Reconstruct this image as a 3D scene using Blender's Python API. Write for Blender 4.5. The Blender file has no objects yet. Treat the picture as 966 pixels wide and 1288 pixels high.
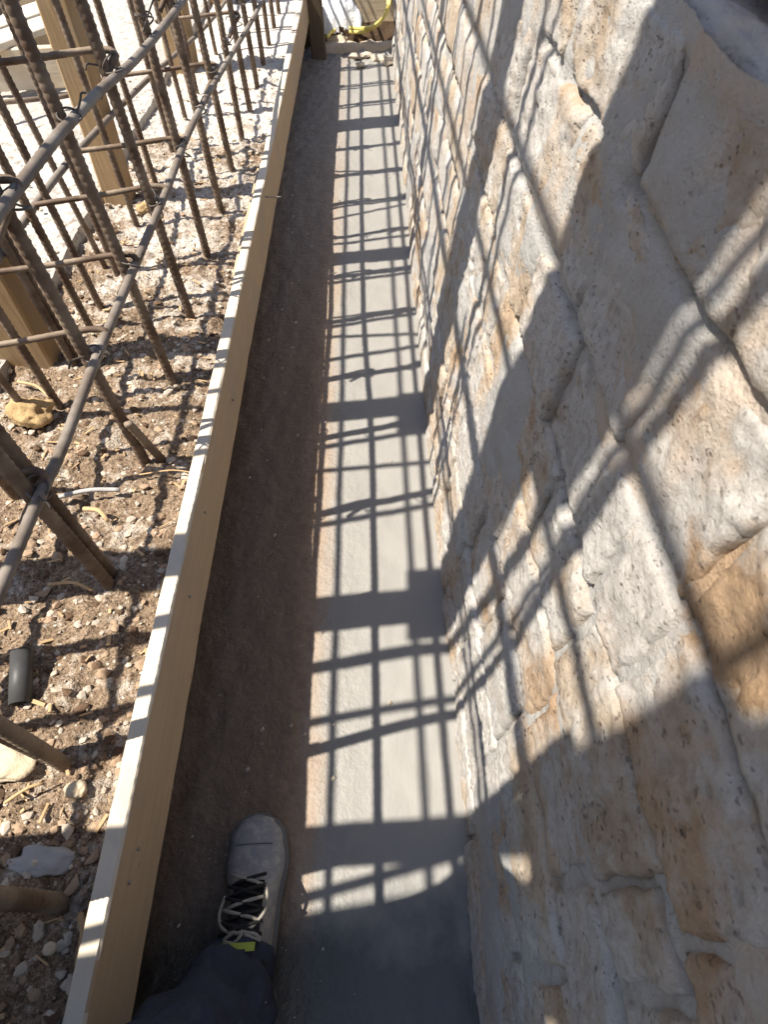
import bpy, bmesh, math, random
from mathutils import Vector, Matrix, Quaternion, noise
import numpy as np
R = math.radians
random.seed(7)
scene = bpy.context.scene
col = scene.collection

# ------------------------------------------------------------------ camera
# world: X across the trench (left to right), Y along it, Z up; trench floor at z = 0
F_PX, W_PX, H_PX = 718.15, 966.0, 1288.0
M_right = None
def cam_axes():
    c = np.array([W_PX/2, H_PX/2])
    v = np.array((455., -345.)) - c; n = np.array((500., 1165.)) - c
    f = math.sqrt(-(v @ n))
    Y = np.array([v[0], v[1], f]); Y /= np.linalg.norm(Y)
    D = np.array([n[0], n[1], f]); D /= np.linalg.norm(D)
    Z = -D; X = np.cross(Y, Z)
    return np.array([X, Y, Z]), f
CM, F_PX = cam_axes()
CAM = np.array([0., 0., 1.5])
cam_d = bpy.data.cameras.new('camera'); cam = bpy.data.objects.new('camera', cam_d); col.objects.link(cam)
r_, d_, f_ = CM[:, 0], CM[:, 1], CM[:, 2]
cam.matrix_world = Matrix(((r_[0], -d_[0], -f_[0], CAM[0]), (r_[1], -d_[1], -f_[1], CAM[1]),
                           (r_[2], -d_[2], -f_[2], CAM[2]), (0, 0, 0, 1)))
cam_d.sensor_fit = 'VERTICAL'; cam_d.sensor_height = 36.0; cam_d.sensor_width = 27.0
cam_d.lens = F_PX / H_PX * 36.0
cam_d.clip_start = 0.02; cam_d.clip_end = 3000
cam_d.dof.use_dof = True; cam_d.dof.focus_distance = 1.35
cam_d.dof.aperture_fstop = 20.07 / 2.6
scene.camera = cam
CAMV0 = Vector(CAM)

# measured points of the place: where a sight line meets a plane at known height or side
def on_z(u, v, z):
    d = CM @ np.array([u - W_PX/2, v - H_PX/2, F_PX]); t = (z - CAM[2]) / d[2]; return Vector(CAM + t*d)
def on_x(u, v, x):
    d = CM @ np.array([u - W_PX/2, v - H_PX/2, F_PX]); t = (x - CAM[0]) / d[0]; return Vector(CAM + t*d)

# ------------------------------------------------------------------ light
SUN_EL, SUN_AZ = R(61.2), R(11.0)          # travels towards +X, a little +Y
world = bpy.data.worlds.new('World'); scene.world = world; world.use_nodes = True
nt = world.node_tree
sky = nt.nodes.new('ShaderNodeTexSky'); sky.sky_type = 'NISHITA'; sky.sun_disc = False
sky.sun_elevation = SUN_EL; sky.sun_rotation = R(-101.0)
sky.dust_density = 1.0
bg = nt.nodes['Background']; bg.inputs['Strength'].default_value = 0.1
nt.links.new(sky.outputs[0], bg.inputs['Color'])
sun_d = bpy.data.lights.new('sun', 'SUN'); sun_d.energy = 5.0; sun_d.angle = R(0.53); sun_d.color = (1.0, 0.93, 0.82)
sun = bpy.data.objects.new('sun', sun_d); col.objects.link(sun)
sd = Vector((math.cos(SUN_EL)*math.cos(SUN_AZ), math.cos(SUN_EL)*math.sin(SUN_AZ), -math.sin(SUN_EL)))
sun.rotation_mode = 'QUATERNION'; sun.rotation_quaternion = sd.to_track_quat('-Z', 'Y'); sun.location = (-5, -1, 8)
scene.view_settings.view_transform = 'Standard'; scene.view_settings.look = 'None'
scene.view_settings.exposure = 1.05; scene.view_settings.gamma = 1.0
scene.cycles.max_bounces = 6
scene.cycles.diffuse_bounces = 4

# ------------------------------------------------------------------ helpers
def N3(x, y, z): return noise.noise(Vector((x, y, z)))
def FBM(x, y, z, o=3):
    s = 0; a = 1; f = 1
    for _ in range(o):
        s += a*noise.noise(Vector((x*f, y*f, z*f))); a *= .5; f *= 2.03
    return s
def raw(name, verts, faces, smooth=False):
    me = bpy.data.meshes.new(name); me.from_pydata([tuple(v) for v in verts], [], faces); me.update()
    if smooth: me.polygons.foreach_set('use_smooth', [True]*len(me.polygons))
    return me
def link(name, me, mat=None, parent=None, label=None, cat=None, group=None, kind=None):
    o = bpy.data.objects.new(name, me); col.objects.link(o)
    if mat and not me.materials: me.materials.append(mat)
    if parent: o.parent = parent
    tag(o, label, cat, group, kind); return o
def tag(o, label=None, cat=None, group=None, kind=None):
    if label: o['label'] = label
    if cat: o['category'] = cat
    if group: o['group'] = group
    if kind: o['kind'] = kind
def thing(name, label, cat, loc=(0, 0, 0), group=None):
    o = bpy.data.objects.new(name, None); o.empty_display_size = .1; col.objects.link(o); o.location = loc
    tag(o, label, cat, group); return o
def obj(name, verts, faces, mat, parent=None, smooth=False, **k):
    if parent is not None:
        L = parent.location; pp = parent.parent
        while pp is not None: L = L + pp.location; pp = pp.parent
        verts = [Vector(v) - L for v in verts]
    return link(name, raw(name, verts, faces, smooth), mat, parent, **k)

def tube(points, radius, seg=8, closed=False, cap=True):
    """tube through points; radius a number or a list"""
    P = [Vector(p) for p in points]; n = len(P)
    rad = radius if isinstance(radius, (list, tuple)) else [radius]*n
    V = []; Fs = []
    t0 = (P[1]-P[0]).normalized()
    ref = Vector((0, 0, 1)) if abs(t0.z) < .9 else Vector((1, 0, 0))
    nrm = (ref - t0*ref.dot(t0)).normalized()
    for i in range(n):
        t = ((P[(i+1) % n] if (closed or i < n-1) else P[i]) - (P[i-1] if (closed or i > 0) else P[i])).normalized()
        nrm = (nrm - t*nrm.dot(t)); nrm.normalize(); b = t.cross(nrm)
        for k in range(seg):
            a = 2*math.pi*k/seg; V.append(P[i] + (nrm*math.cos(a) + b*math.sin(a))*rad[i])
    m = n if closed else n-1
    for i in range(m):
        for k in range(seg):
            a = i*seg+k; b2 = i*seg+(k+1) % seg; c = ((i+1) % n)*seg
            Fs.append((a, b2, c+(k+1) % seg, c+k))
    if cap and not closed:
        Fs.append(tuple(range(seg-1, -1, -1))); Fs.append(tuple((n-1)*seg+k for k in range(seg)))
    return V, Fs
def resample(pts, ds):
    pts = [Vector(p) for p in pts]; out = [pts[0]]
    for a, b in zip(pts[:-1], pts[1:]):
        L = (b-a).length; k = max(1, int(L/ds))
        for i in range(1, k+1): out.append(a.lerp(b, i/k))
    return out
def smoothpoly(pts, ds):
    """Catmull-Rom through pts"""
    P = [Vector(p) for p in pts]; P = [P[0]*2-P[1]] + P + [P[-1]*2-P[-2]]; out = []
    for i in range(1, len(P)-2):
        L = (P[i+1]-P[i]).length; k = max(1, int(L/ds))
        for j in range(k):
            t = j/k; a, b, c, d = P[i-1], P[i], P[i+1], P[i+2]
            out.append(.5*((2*b) + (c-a)*t + (2*a-5*b+4*c-d)*t*t + (3*b-a-3*c+d)*t**3))
    out.append(P[-2]); return out
def ribbed(points, r, ds=.0055, seg=8, rib=.11):
    P = resample(points, ds); rad = [r*(1+(rib if (i % 3) == 0 else -.02)) for i in range(len(P))]
    return tube(P, rad, seg)
def join(parts):
    V = []; Fs = []
    for v, f in parts:
        o = len(V); V += list(v); Fs += [tuple(i+o for i in q) for q in f]
    return V, Fs
def beam(p0, p1, w, h, up=(0, 0, 1), seg=.12, jit=.0012, bev=.003, seed=0):
    """sawn timber from p0 to p1: w along side, h along up; edges eased and a little uneven"""
    p0, p1 = Vector(p0), Vector(p1); t = (p1-p0).normalized(); up = Vector(up); up = (up - t*up.dot(t)).normalized(); s = t.cross(up)
    n = max(2, int((p1-p0).length/seg)+1); V = []; Fs = []
    b = min(bev, w*.3, h*.3); prof = []
    for sx, sy in ((1, 1), (-1, 1), (-1, -1), (1, -1)):
        x, y = sx*w/2, sy*h/2
        c = [(x, y-sy*b), (x-sx*b, y)]
        prof += c if sx*sy > 0 else c[::-1]
    m = len(prof)
    for i in range(n):
        q = p0.lerp(p1, i/(n-1))
        for k, (x, y) in enumerate(prof):
            jx = N3(i*.7+seed*3.1, (k//2)*5.3, 1.7)*jit*2; jy = N3(i*.6+seed*1.7, (k//2)*4.1, 9.2)*jit*2
            V.append(q + s*(x+jx) + up*(y+jy))
    for i in range(n-1):
        for k in range(m):
            Fs.append((i*m+k, i*m+(k+1) % m, (i+1)*m+(k+1) % m, (i+1)*m+k))
    Fs.append(tuple(range(m-1, -1, -1))); Fs.append(tuple((n-1)*m+k for k in range(m)))
    return V, Fs
def rock(c, sx, sy, sz, sub=2, rough=.25, seed=0, rot=0):
    bm = bmesh.new(); bmesh.ops.create_icosphere(bm, subdivisions=sub, radius=1)
    V = []
    for v in bm.verts:
        p = v.co; k = 1 + rough*FBM(p.x*1.3+seed*7.7, p.y*1.3+seed*3.3, p.z*1.3+seed, 3)
        q = Vector((p.x*sx*k, p.y*sy*k, p.z*sz*k))
        V.append(Matrix.Rotation(rot, 3, 'Z') @ q + Vector(c))
    Fs = [tuple(v.index for v in f.verts) for f in bm.faces]; bm.free(); return V, Fs

# ------------------------------------------------------------------ materials
class Mat:
    def __init__(s, name, rough=.85, spec=.3):
        s.m = bpy.data.materials.new(name); s.m.use_nodes = True; s.t = s.m.node_tree
        s.b = s.t.nodes['Principled BSDF']; s.b.inputs['Roughness'].default_value = rough
        s.b.inputs['Specular IOR Level'].default_value = spec
        s.tc = s.t.nodes.new('ShaderNodeTexCoord'); s.h = None
    def n(s, ty, **k):
        x = s.t.nodes.new(ty)
        for a, v in k.items(): setattr(x, a, v)
        return x
    def l(s, a, b): s.t.links.new(a, b)
    def vec(s, scale=(1, 1, 1), loc=(0, 0, 0), rot=(0, 0, 0), src='Object'):
        mp = s.n('ShaderNodeMapping'); s.l(s.tc.outputs[src], mp.inputs[0])
        mp.inputs['Scale'].default_value = scale; mp.inputs['Location'].default_value = loc; mp.inputs['Rotation'].default_value = rot
        return mp.outputs[0]
    def noise(s, vec, scale, detail=4, rough=.55, dist=0):
        x = s.n('ShaderNodeTexNoise'); s.l(vec, x.inputs['Vector']); x.inputs['Scale'].default_value = scale
        x.inputs['Detail'].default_value = detail; x.inputs['Roughness'].default_value = rough; x.inputs['Distortion'].default_value = dist
        return x.outputs['Fac']
    def voro(s, vec, scale, feature='F1', out='Distance', rnd=1):
        x = s.n('ShaderNodeTexVoronoi', feature=feature); s.l(vec, x.inputs['Vector']); x.inputs['Scale'].default_value = scale
        x.inputs['Randomness'].default_value = rnd
        return x.outputs[out]
    def ramp(s, fac, stops, interp='LINEAR'):
        x = s.n('ShaderNodeValToRGB'); s.l(fac, x.inputs[0]); e = x.color_ramp.elements; x.color_ramp.interpolation = interp
        while len(e) > 1: e.remove(e[-1])
        e[0].position = stops[0][0]; e[0].color = s.c4(stops[0][1])
        for p, c in stops[1:]: q = e.new(p); q.color = s.c4(c)
        return x.outputs[0]
    def c4(s, c): return (c, c, c, 1) if isinstance(c, (int, float)) else tuple(c)+(1,) if len(c) == 3 else c
    def mix(s, fac, a, b, mode='MIX'):
        x = s.n('ShaderNodeMix', data_type='RGBA', blend_type=mode)
        for v, i in ((fac, 0), (a, 6), (b, 7)):
            if hasattr(v, 'links'): s.l(v, x.inputs[i])
            else: x.inputs[i].default_value = v if i == 0 else s.c4(v)
        return x.outputs[2]
    def math(s, op, a, b=None, clamp=False):
        x = s.n('ShaderNodeMath', operation=op); x.use_clamp = clamp
        for v, i in ((a, 0), (b, 1)):
            if v is None: continue
            if hasattr(v, 'links'): s.l(v, x.inputs[i])
            else: x.inputs[i].default_value = v
        return x.outputs[0]
    def sep(s, v):
        x = s.n('ShaderNodeSeparateXYZ'); s.l(v, x.inputs[0]); return x.outputs
    def color(s, c): s.l(c, s.b.inputs['Base Color']) if hasattr(c, 'links') else setattr(s.b.inputs['Base Color'], 'default_value', s.c4(c))
    def rough(s, c): s.l(c, s.b.inputs['Roughness'])
    def bump(s, hgt, dist=.01, strength=1.0):
        x = s.n('ShaderNodeBump'); s.l(hgt, x.inputs['Height']); x.inputs['Distance'].default_value = dist; x.inputs['Strength'].default_value = strength
        if s.h: s.l(s.h, x.inputs['Normal'])
        s.h = x.outputs[0]; s.l(s.h, s.b.inputs['Normal']); return s

def m_stone():
    m = Mat('tuff_stone', .92, .15); v = m.vec()
    oi = m.n('ShaderNodeObjectInfo')
    big = m.noise(v, 3.1, 5, .6, .4); mid = m.noise(v, 11, 5, .6); fine = m.noise(v, 60, 4, .6)
    base = m.ramp(mid, [(.3, (.37, .285, .205)), (.48, (.45, .37, .285)), (.7, (.52, .455, .38))])
    per = m.ramp(oi.outputs['Random'], [(0, (.92, .80, .69)), (.35, (1.0, .95, .90)), (.7, (1.0, 1.0, 1.0)), (1, (.9, .91, .93))])
    base = m.mix(1.0, base, per, 'MULTIPLY')
    cem = m.mix(fine, (.37, .365, .355), (.55, .535, .51))
    mask = m.ramp(m.math('ADD', m.math('MULTIPLY', big, .7), m.math('MULTIPLY', mid, .35)), [(.455, 0), (.56, 1)])
    c = m.mix(m.math('MULTIPLY', mask, .85), base, cem)
    st = m.ramp(m.noise(m.vec(loc=(4.2, 1.3, 2.2)), 2.4, 5, .65), [(.64, 0), (.74, 1)])
    c = m.mix(m.math('MULTIPLY', st, .6), c, (.34, .22, .125))
    px = m.sep(m.tc.outputs['Object']); q1 = on_x(905, 765, .27); 
    dy = m.math('MULTIPLY', m.math('SUBTRACT', px[1], q1.y-1.5), 9.0); dz = m.math('MULTIPLY', m.math('SUBTRACT', px[2], q1.z), 11.0)
    dd = m.math('ADD', m.math('ADD', m.math('MULTIPLY', dy, dy), m.math('MULTIPLY', dz, dz)), m.math('MULTIPLY', m.math('SUBTRACT', mid, .5), 2.2))
    c = m.mix(m.ramp(dd, [(.25, .85), (.6, 0)]), c, m.mix(fine, (.20, .115, .055), (.42, .27, .14)))
    # open pores of the stone
    pv = m.vec((1, .55, 1), rot=(.5, 0, 0))
    po = m.voro(pv, 135); sel = m.noise(v, 16, 3, .6)
    pore = m.math('MULTIPLY', m.ramp(po, [(.14, 1), (.27, 0)]), m.ramp(sel, [(.48, 0), (.58, 1)]))
    pore = m.math('MULTIPLY', pore, m.math('SUBTRACT', 1.0, m.math('MULTIPLY', mask, .6)))
    c = m.mix(m.math('MULTIPLY', pore, .75), c, (.10, .07, .05))
    c = m.mix(m.math('MULTIPLY', m.ramp(fine, [(.35, 1), (.5, 0)]), .22), c, (.22, .17, .13))
    m.color(c)
    grain = m.noise(m.vec((1, .6, 1)), 230, 5, .8)
    pit = m.ramp(m.noise(m.vec((1, .55, 1), rot=(.4, 0, 0)), 125, 3, .6), [(.31, 1), (.37, 0)]); c = m.mix(m.math('MULTIPLY', pit, .6), c, (.13, .105, .085)); m.color(c)
    m.bump(mid, .012, .5); m.bump(fine, .006, .8); m.bump(grain, .0032, 1.0); m.bump(m.noise(v, 105, 5, .75), .005, .7); m.bump(m.math('SUBTRACT', 1.0, pit), .004, .7)
    m.bump(m.math('SUBTRACT', 1.0, pore), .005, .8)
    return m.m
def m_mortar():
    m = Mat('cement_mortar', .93, .15); v = m.vec()
    a = m.noise(v, 6, 5, .6); f = m.noise(v, 70, 4, .65)
    c = m.mix(a, (.28, .272, .262), (.47, .455, .43)); c = m.mix(m.math('MULTIPLY', f, .4), c, (.30, .29, .275))
    gr = m.noise(v, 210, 4, .8); c = m.mix(m.ramp(gr, [(.3, .5), (.42, 0)]), c, (.15, .14, .13)); pit = m.ramp(m.noise(m.vec((1, .55, 1)), 95, 3, .6), [(.29, .6), (.35, 0)]); c = m.mix(pit, c, (.14, .13, .12))
    tan = m.ramp(m.noise(m.vec(loc=(7, 2, 5)), 5, 4, .6), [(.52, 0), (.64, 1)])
    c = m.mix(m.math('MULTIPLY', tan, .6), c, (.44, .34, .25))
    px = m.sep(m.tc.outputs['Object']); q1 = on_x(905, 765, .27)
    dy = m.math('MULTIPLY', m.math('SUBTRACT', px[1], q1.y-1.5), 9.0); dz = m.math('MULTIPLY', m.math('SUBTRACT', px[2], q1.z), 11.0)
    dd = m.math('ADD', m.math('ADD', m.math('MULTIPLY', dy, dy), m.math('MULTIPLY', dz, dz)), m.math('MULTIPLY', m.math('SUBTRACT', f, .5), 1.6))
    c = m.mix(m.ramp(dd, [(.3, .8), (.7, 0)]), c, (.30, .19, .10))
    m.color(c); m.bump(m.noise(v, 25, 4, .6), .012, .7); m.bump(f, .005, .9); m.bump(gr, .003, .9)
    return m.m
def m_floor():
    m = Mat('trench_concrete', .55, .4); v = m.vec(); x = m.sep(m.tc.outputs['Object'])
    n1 = m.noise(v, 5, 5, .6); n2 = m.noise(v, 40, 4, .6); n3 = m.noise(m.vec((1, .25, 1)), 14, 4, .6)
    c = m.mix(n1, (.205, .196, .182), (.27, .258, .236)); c = m.mix(m.math('MULTIPLY', n2, .25), c, (.24, .235, .225))
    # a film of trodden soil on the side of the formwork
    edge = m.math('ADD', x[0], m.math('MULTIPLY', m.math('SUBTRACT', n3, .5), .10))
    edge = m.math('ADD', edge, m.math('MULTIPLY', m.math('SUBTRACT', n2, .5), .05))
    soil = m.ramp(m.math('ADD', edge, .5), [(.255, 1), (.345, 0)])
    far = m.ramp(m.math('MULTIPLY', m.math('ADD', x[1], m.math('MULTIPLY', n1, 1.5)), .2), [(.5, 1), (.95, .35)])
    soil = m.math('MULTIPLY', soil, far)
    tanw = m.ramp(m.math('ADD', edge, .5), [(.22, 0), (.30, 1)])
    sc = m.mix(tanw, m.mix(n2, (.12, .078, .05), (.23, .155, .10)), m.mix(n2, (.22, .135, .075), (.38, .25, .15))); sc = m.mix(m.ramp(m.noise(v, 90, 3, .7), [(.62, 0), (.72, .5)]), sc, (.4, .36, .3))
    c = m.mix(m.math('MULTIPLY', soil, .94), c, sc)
    damp_shade = m.ramp(m.math('ADD', x[1], m.math('ADD', m.math('MULTIPLY', n1, .3), .3)), [(.40, 1), (.545, 0)])  # wet near end, with the worker's shade painted into the colour too
    c = m.mix(m.math('MULTIPLY', damp_shade, .95), c, m.mix(1.0, c, (.20, .25, .28), 'MULTIPLY'))
    m.color(c); m.rough(m.mix(damp_shade, m.mix(n1, .45, .7), .3))
    rough_side = m.ramp(m.math('ADD', edge, .5), [(.33, 1), (.46, .06)])
    m.bump(m.math('MULTIPLY', m.noise(v, 55, 4, .65), rough_side), .009, .8)
    m.bump(m.noise(m.vec((1, .5, 1)), 9, 4, .6), .006, .6); m.bump(m.noise(v, 180, 3, .6), .0012, .5)
    return m.m
def m_soil():
    m = Mat('stony_soil', .97, .1); v = m.vec(); p = m.sep(m.tc.outputs['Object'])
    a = m.noise(v, 4.5, 5, .65); f = m.noise(v, 45, 4, .65); g = m.noise(v, 140, 3, .6)
    c = m.mix(f, (.115, .075, .046), (.49, .37, .26)); c = m.mix(m.ramp(g, [(.35, .7), (.6, 0)]), c, (.075, .045, .028))
    # lime dust, thicker further along the trench
    w = m.math('ADD', m.math('MULTIPLY', p[1], .11), m.math('ADD', a, m.math('MULTIPLY', f, .35)))
    w = m.ramp(m.math('MULTIPLY', w, .8), [(.68, 0), (.84, .88)])
    c = m.mix(w, c, m.mix(g, (.60, .54, .47), (.78, .74, .68)))
    specks = m.ramp(m.voro(v, 55), [(.12, 1), (.2, 0)]); sel = m.ramp(m.noise(v, 30, 2, .5), [(.5, 0), (.56, 1)])
    c = m.mix(m.math('MULTIPLY', specks, sel), c, (.62, .58, .52))
    c = m.mix(m.ramp(m.noise(m.vec(loc=(3, 5, 1)), 13, 5, .75), [(.53, 0), (.66, .75)]), c, (.60, .54, .46))
    m.color(c); m.bump(m.noise(v, 22, 5, .7), .03, .9); m.bump(f, .012, 1); m.bump(g, .004, .9)
    return m.m
def m_bank():
    m = Mat('damp_earth', .95, .1); v = m.vec(); a = m.noise(v, 20, 5, .65)
    m.color(m.mix(a, (.035, .023, .015), (.10, .065, .04))); m.bump(a, .02, 1); m.bump(m.noise(v, 90, 3, .6), .005, .8); return m.m
def m_wood(name, axis='Y', c0=(.30, .19, .095), c1=(.50, .36, .20), dirt=.3, scale=1.0, dust=0.0):
    m = Mat(name, .8, .2)
    s = {'X': (.06, 1, 1), 'Y': (1, .06, 1), 'Z': (1, 1, .06)}[axis]
    g = m.noise(m.vec(s), 55*scale, 5, .65, .6); b = m.noise(m.vec(s), 9*scale, 4, .6, .8); d = m.noise(m.vec(), 5, 5, .65)
    c = m.mix(g, c0, c1); c = m.mix(m.math('MULTIPLY', b, .5), c, tuple(x*.75 for x in c1))
    c = m.mix(m.math('MULTIPLY', m.ramp(d, [(.5, 0), (.7, 1)]), dirt), c, (.30, .27, .23))
    c = m.mix(m.ramp(m.noise(m.vec(tuple(.5+.5*q for q in s)), 24, 4, .7), [(.68, 0), (.75, .7)]), c, (.08, .055, .035))
    kn = m.ramp(m.voro(m.vec(tuple(.55*q+.12 for q in s)), 7.5), [(.055, .85), (.1, 0)]); c = m.mix(kn, c, (.10, .06, .03))
    if dust: c = m.mix(m.math('MULTIPLY', m.ramp(m.noise(m.vec(), 7, 4, .6), [(.35, .4), (.6, 1)]), dust), c, (.66, .62, .55))
    m.color(c); m.bump(g, .003, .7); m.bump(b, .006, .4); return m.m
def m_rebar(name, c0, c1, dust, amt):
    m = Mat(name, .7, .4); v = m.vec(); a = m.noise(v, 30, 5, .7); b = m.noise(v, 8, 3, .6)
    c = m.mix(a, c0, c1); c = m.mix(m.math('MULTIPLY', m.ramp(b, [(.42, 0), (.62, 1)]), amt), c, dust)
    m.color(c); m.b.inputs['Metallic'].default_value = .15; m.bump(a, .002, .7); return m.m
def m_plain(name, c, rough=.7, var=.25, scale=30, bump=.003, spec=.3):
    m = Mat(name, rough, spec); a = m.noise(m.vec(), scale, 4, .65)
    m.color(m.mix(a, tuple(x*(1-var) for x in c), tuple(min(1, x*(1+var)) for x in c)))
    if bump: m.bump(a, bump, .7)
    return m.m
def m_slab():
    m = Mat('limewashed_concrete', .9, .2); v = m.vec(); a = m.noise(v, 5, 5, .65); f = m.noise(v, 60, 4, .7)
    c = m.mix(a, (.33, .305, .275), (.46, .44, .405)); c = m.mix(m.ramp(m.noise(v, 26, 5, .75), [(.54, 0), (.62, .8)]), c, (.19, .15, .115)); c = m.mix(m.ramp(m.noise(m.vec((1, .4, 1)), 2.6, 4, .6), [(.5, 0), (.62, .5)]), c, (.24, .22, .20))
    m.color(c); m.bump(f, .008, .8); m.bump(a, .01, .5); return m.m
def m_cloth():
    m = Mat('navy_work_cloth', .9, .15); v = m.vec(); a = m.noise(v, 12, 4, .6)
    c = m.mix(a, (.018, .022, .036), (.055, .062, .085)); sp = m.ramp(m.voro(v, 38), [(.07, 1), (.10, 0)])
    sel = m.ramp(m.noise(v, 17, 2, .5), [(.52, 0), (.56, 1)])
    c = m.mix(m.math('MULTIPLY', sp, sel), c, (.55, .53, .5))
    dust = m.ramp(m.noise(v, 9, 5, .7), [(.55, 0), (.72, .35)]); c = m.mix(dust, c, (.2, .19, .18))
    m.color(c); m.bump(m.noise(v, 420, 2, .5), .0006, .6); m.bump(a, .02, .8); return m.m
def m_shoe():
    m = Mat('grey_shoe_leather', .55, .45); v = m.vec(); a = m.noise(v, 14, 5, .65); f = m.noise(v, 220, 3, .6)
    c = m.mix(a, (.17, .17, .18), (.30, .295, .295)); c = m.mix(m.ramp(m.noise(v, 40, 5, .7), [(.47, 0), (.62, .75)]), c, (.38, .355, .32)); c = m.mix(m.ramp(m.noise(v, 95, 4, .7), [(.6, 0), (.68, .6)]), c, (.48, .46, .42))
    m.color(c); m.bump(f, .0006, .7); m.bump(a, .003, .4); return m.m

MS, MM, MF, MG, MB = m_stone(), m_mortar(), m_floor(), m_soil(), m_bank()
MW_plank = m_wood('formwork_pine', 'Y', (.35, .24, .145), (.53, .41, .28), .5)
MW_post = m_wood('post_timber', 'Z', (.27, .17, .085), (.46, .32, .17), .3)
MW_dark = m_wood('weathered_dark_timber', 'Z', (.07, .05, .035), (.17, .125, .085), .2)
MW_x = m_wood('sawn_board', 'X', (.36, .25, .13), (.58, .45, .28), .3, dust=.35)
MW_pale = m_wood('dusty_board', 'X', (.5, .42, .3), (.68, .6, .48), .2, dust=.6)
MR1 = m_rebar('rusty_rebar', (.05, .034, .025), (.15, .092, .055), (.36, .29, .215), .5)
MR2 = m_rebar('dusty_rebar', (.10, .075, .058), (.22, .18, .145), (.29, .26, .225), .6)
MWire = m_rebar('tie_wire_steel', (.05, .04, .035), (.14, .12, .1), (.3, .28, .26), .3)
MLedge = m_plain('trodden_earth', (.46, .38, .29), .95, .25, 14, .012)
MEdge = m_wood('cement_dusted_edge', 'Y', (.42, .34, .24), (.62, .53, .40), .75, dust=.4)
MSlab = m_slab(); MCloth = m_cloth(); MShoe = m_shoe()
MSole = m_plain('rubber_sole', (.13, .128, .125), .8)
MDarkCloth = m_plain('black_lining', (.014, .014, .016), .9)
MLaceB = m_plain('black_lace', (.02, .02, .02), .85); MLaceW = m_plain('dusty_lace', (.30, .275, .235), .9)
MLime = m_plain('lime_trim', (.34, .40, .06), .6, .15)
MSkin = m_plain('skin', (.42, .26, .18), .55, .1); MHair = m_plain('dark_hair', (.02, .015, .012), .6)
MGravel = m_plain('pale_gravel', (.42, .36, .29), .95, .4, 9)
MClod = m_plain('brown_clods', (.32, .225, .15), .97, .4, 20)
MClodD = m_plain('dark_clods', (.10, .062, .038), .97, .4, 20)
MChip = m_plain('wood_chips', (.42, .29, .16), .9, .4, 12)
MNail = m_plain('nail_steel', (.25, .22, .19), .5, .3)

# ------------------------------------------------------------------ trench floor, bank, ground
def grid(xs, ys, fz):
    V = [(x, y, fz(x, y)) for y in ys for x in xs]; nx = len(xs)
    Fs = [(j*nx+i, j*nx+i+1, (j+1)*nx+i+1, (j+1)*nx+i) for j in range(len(ys)-1) for i in range(nx-1)]
    return V, Fs
def lin(a, b, s):
    n = max(1, round((b-a)/s)); return [a+(b-a)*i/n for i in range(n+1)]
def floor_z(x, y):
    k = max(0, min(1, (-.12-x)/.25)); e = max(0, (y-5.1)/.5)
    return .004*FBM(x*4, y*2.5, .3) + (.0025+.003*k)*FBM(x*22, y*15, 2.2, 3) + .05*max(0, min(1, e))*abs(FBM(x*9, y*9, 4)) - .002
V, Fs = grid(lin(-.66, .26, .0125), lin(-1.6, 5.75, .016), floor_z)
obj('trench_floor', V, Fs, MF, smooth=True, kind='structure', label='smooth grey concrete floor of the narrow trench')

SOIL = .36
def soil_z(x, y):
    near = max(0, min(1, (1.2-(x+.49)/-1)))
    h = SOIL + .012*FBM(x*3, y*3, 1.1) + .018*FBM(x*11, y*11, 5.1, 3) + .016*abs(FBM(x*30, y*30, 8.8, 3))-.006 + .007*FBM(x*75, y*75, 2.8, 2)
    d = (-.49-x)
    if d < .08: h = min(h, SOIL+.03) - .012*(1-d/.08)
    return h
V, Fs = grid(lin(-1.75, -.492, .0085), lin(-.7, 4.2, .0105), soil_z)
G1 = (V, Fs)
def far_z(x, y): return SOIL-.004+.012*FBM(x*2, y*2, 3.1)+.01*FBM(x*9, y*9, 7)
G2 = grid(lin(-1.75, -.492, .04), lin(4.2, 9.0, .04), far_z)
G3 = grid(lin(-7.0, -1.75, .12), lin(-.7, 9.0, .12), far_z)
G4 = grid(lin(-.492, .9, .06), lin(5.78, 9.0, .06), lambda x, y: .10+.02*FBM(x*7, y*7, 2)+max(0, min(.2, (y-6.6)*.25)))
def quad(x0, x1, y0, y1, z): return [(x0, y0, z), (x1, y0, z), (x1, y1, z), (x0, y1, z)], [(0, 1, 2, 3)]
big = [quad(-600, -7, -600, 600, SOIL-.01), quad(-7, .9, 9, 600, SOIL-.02), quad(.9, 600, -600, 600, SOIL-.02),
       quad(-7, -.492, -600, -.7, SOIL), quad(-.492, .9, -600, -1.62, SOIL)]
V, Fs = join([G1, G2, G3, G4]+big)
obj('ground', V, Fs, MG, smooth=True, kind='structure', label='brown stony soil with pale lime dust beside the trench')

# earth bank under the formwork, and the ends of the trench
ys = lin(-1.62, 5.8, .03); zs = lin(-.02, SOIL+.0, .02); V = []; nz = len(zs)
for y in ys:
    for z in zs: V.append((-.503 - .075*max(0, min(1, (.30-z)/.12)) + .012*FBM(y*9, z*9, 3.3), y, z))
Fs = [(j*nz+i, (j+1)*nz+i, (j+1)*nz+i+1, j*nz+i+1) for j in range(len(ys)-1) for i in range(nz-1)]
xs = lin(-.62, .26, .025); o0 = len(V)
for x in xs:
    for z in lin(-.02, .14, .02): V.append((x, 5.62+.05*z/.14*2+.035*FBM(x*8, z*10, 6)+.03*FBM(x*2, 1, 1), z))
nn = len(lin(-.02, .14, .02))
Fs += [(o0+i*nn+j, o0+(i+1)*nn+j, o0+(i+1)*nn+j+1, o0+i*nn+j+1) for i in range(len(xs)-1) for j in range(nn-1)]
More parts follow.
